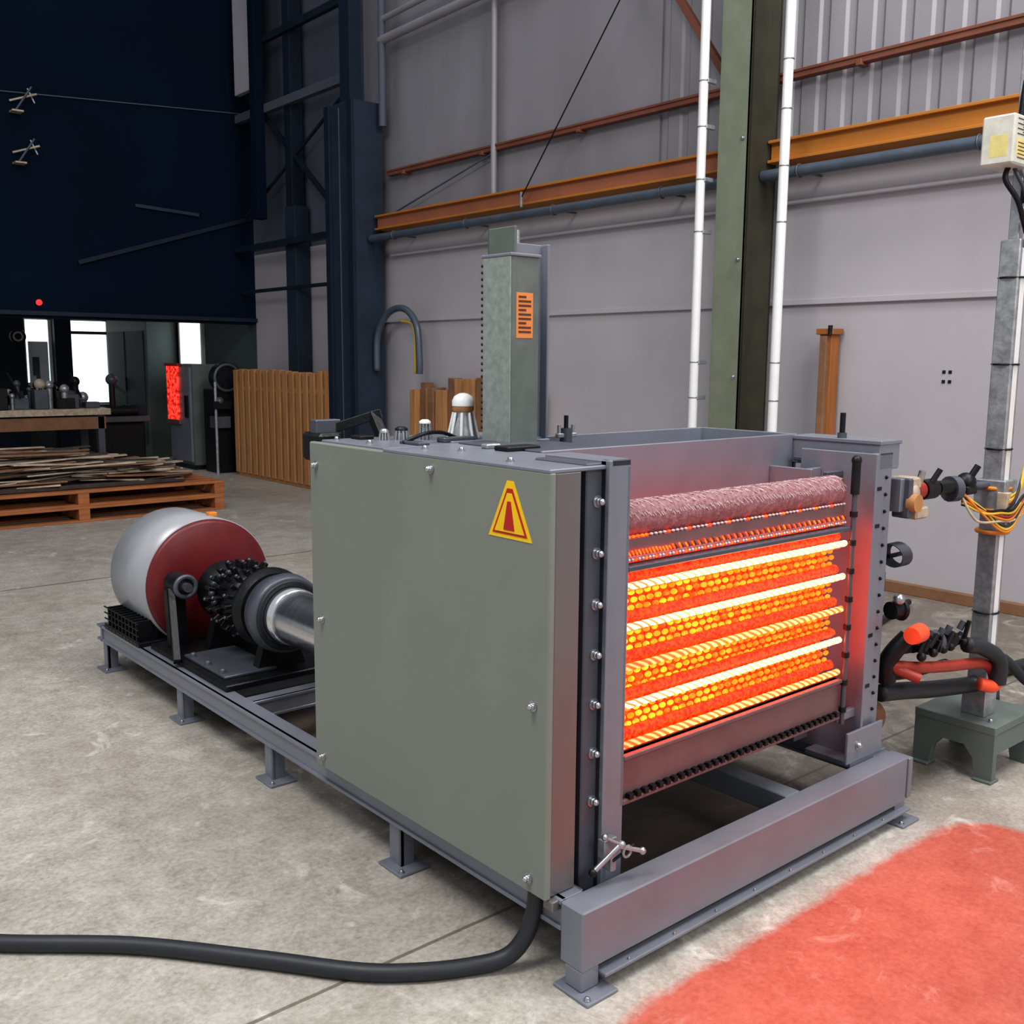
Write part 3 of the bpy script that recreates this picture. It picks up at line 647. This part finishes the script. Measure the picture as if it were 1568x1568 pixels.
# ================================================================= background left
b=MB()
def pal(z):
    for x in(.0,1.33,2.64): b.box(x,x+.1,7.95,9.6,z,z+.1,'pallet')
    for i in range(9): b.box(-.0,2.74,7.95+i*.19,8.07+i*.19,z+.1,z+.125,'pallet')
    for i in range(5): b.box(-.0,2.74,7.95+i*.38,8.05+i*.38,z-.02,z,'pallet')
pal(.02);pal(.165)
b.build('wooden_pallet')
b=MB()
for i in range(300):
    a=random.uniform(-.4,.4);c=Vector((random.uniform(.25,2.2),random.uniform(8.15,9.4),.0));h=.31+random.random()**1.4*.32*max(.3,1-abs(c.x-1.1)/1.8)
    c.z=h;L=random.uniform(.25,.55);d=Vector((math.cos(a),math.sin(a)*.8,random.uniform(-.06,.06)))
    if h-L*.06<.30: d.z=0
    b.beam(c-d*L,c+d*L,random.uniform(.04,.12),.013,random.choice(['scrap','scrap','scrap','scrap2','wood2']))
b.box(.2,2.4,8.1,9.5,.292,.33,'scrap2')
b.build('scrap_strip_pile')
b=MB()
b.box(4.26,4.32,8.35,10.7,.05,1.34,'wood2')
y=8.33
while y<10.65:
    b.box(4.18,4.26,y,y+.11,0.04,1.36+random.uniform(-.02,.02),'wood',.006);y+=.165
for z in(.0,1.1): b.box(4.2,4.40,8.33,10.7,z,z+.06,'wood')
b.build('slatted_timber_crate')
b=MB()
y=5.95
for i in range(9):
    w=random.uniform(.08,.22);b.box(4.5-random.uniform(0,.08),4.6,y,y+w,0,random.uniform(1.15,1.34),random.choice(['wood2','wood','wood2']),.004);y+=w+.015
b.box(4.5,4.6,5.2,5.3,0,1.2,'wood');b.build('leaning_timber_boards')
b=MB()
b.box(4.0,4.6,11.6,12.4,.05,1.42,'machg');b.box(3.97,4.0,11.65,12.35,.1,1.38,'steel');b.box(3.94,3.975,12.0,12.36,.65,1.40,'redled',.002);b.box(3.93,3.98,11.95,12.4,.6,.66,'rosy');b.box(3.93,3.98,11.95,12.4,1.39,1.43,'redp');b.box(3.95,3.98,11.7,11.8,.7,1.0,'black')
b.box(3.98,4.6,11.58,12.42,0,.06,'black')
b.build('electrical_cabinet')
b=MB()
b.cyl((4.2,10.98,1.25),(4.2,11.1,1.25),.2,'black',seg=24);b.torus((4.2,10.97,1.25),(0,1,0),.17,.02,'steeld');b.box(4.05,4.35,11.0,11.4,0,1.1,'black',.01);b.box(4.0,4.2,10.9,11.1,.6,.75,'steeld');b.box(3.95,4.2,10.85,11.0,.85,.95,'black');b.cyl((4.0,10.9,0),(4.0,10.9,1.2),.02,'galv',seg=8);b.ball((4.05,10.9,.95),.06,'steeld')
b.build('drill_press')
b=MB();b.box(4.15,4.62,13.6,15.3,0,2.2,'machg',.01);b.box(4.13,4.15,13.7,14.4,.2,1.9,'wallgreen');b.box(4.13,4.15,14.5,15.2,.2,1.9,'wallgreen');b.box(4.10,4.13,14.42,14.46,1,1.2,'black');b.build('machine_enclosure')
b=MB();b.box(3.52,3.78,YB-.3,YB-.16,0,2.6,'navy3');b.box(2.5,3.06,YB-.3,YB-.16,0,2.6,'navy3');b.build('door_frame_post')
b=MB()
b.box(.8,2.9,11.6,12.4,.78,.86,'cream');b.box(.85,2.85,11.65,12.35,.60,.76,'wood2')
for x in(.9,2.75):
    for y in(11.65,12.3): b.box(x,x+.08,y,y+.08,0,.78,'steeld')
b.box(.9,2.8,11.7,12.3,.2,.24,'black')
b.build('workbench')
b=MB()
for i in range(60):
    x=random.uniform(.95,2.75);y=random.uniform(11.75,12.2);h=random.uniform(.04,.30);w=random.uniform(.03,.12)
    k=random.choice(['black','black','black','steeld','scrap','galv'])
    if random.random()<.5: b.box(x-w,x+w,y-w,y+w,.86,.86+h,k,.008)
    else: b.cyl((x,y,.86),(x,y,.86+h+.05),w*.4,k,seg=12);b.ball((x,y,.9+h),w*.6,k)
for i in range(8):
    x=random.uniform(1,2.7);b.beam((x,11.7,1.0),(x+random.uniform(-.2,.2),12,1.3),.02,.02,'black')
b.build('lathe_tooling')
b=MB()
b.box(3.0,3.7,12.6,13.3,0,.62,'black',.02);b.box(2.95,3.75,12.5,13.4,.62,.70,'steeld',.01);b.cyl((3.1,12.6,.77),(3.6,12.6,.77),.07,'black');b.cyl((3.3,12.7,.7),(3.3,12.7,1.2),.04,'black');b.ball((3.3,12.7,1.2),.08,'steeld');b.box(3.5,3.74,12.6,12.9,.7,.85,'navy3',.01);b.beam((3.3,12.7,1.15),(3.6,12.6,.9),.04,.04,'black')
b.build('milling_machine')
b=MB();b.cyl((2.95,YB-.36,1.82),(2.95,YB-.30,1.82),.11,'white',seg=24);b.torus((2.95,YB-.37,1.82),(0,1,0),.10,.02,'black');b.cyl((2.95,YB-.38,1.82),(2.95,YB-.36,1.82),.05,'black');b.build('wall_clock')
# ================================================================= lighting
W=bpy.data.worlds.new('world');S.world=W;W.use_nodes=True;bg=W.node_tree.nodes['Background'];bg.inputs[0].default_value=(.9,.94,1,1);bg.inputs[1].default_value=.48
def area(name,loc,tgt,size,e,col=(1,1,1),sy=None):
    l=bpy.data.lights.new(name,'AREA');l.energy=e;l.size=size;l.color=col
    o=bpy.data.objects.new(name,l);S.collection.objects.link(o);o.location=loc
    o.rotation_euler=(Vector(tgt)-Vector(loc)).to_track_quat('-Z','Y').to_euler()
area('skylight_near',(-2.5,0.5,6.5),(-.8,1.2,0),2.5,260,(1,.97,.92))
area('skylight_main',(2.6,-1.5,7),(3.8,1.6,.5),3.0,290,(1,.98,.96))
area('fill_light_front',(.5,-5,4.5),(.8,0,.8),2.5,120,(1,.98,.95))  # added fill light to brighten the machine's front faces
S.view_settings.view_transform='Standard'
try: S.view_settings.look='Medium High Contrast'
except Exception: pass
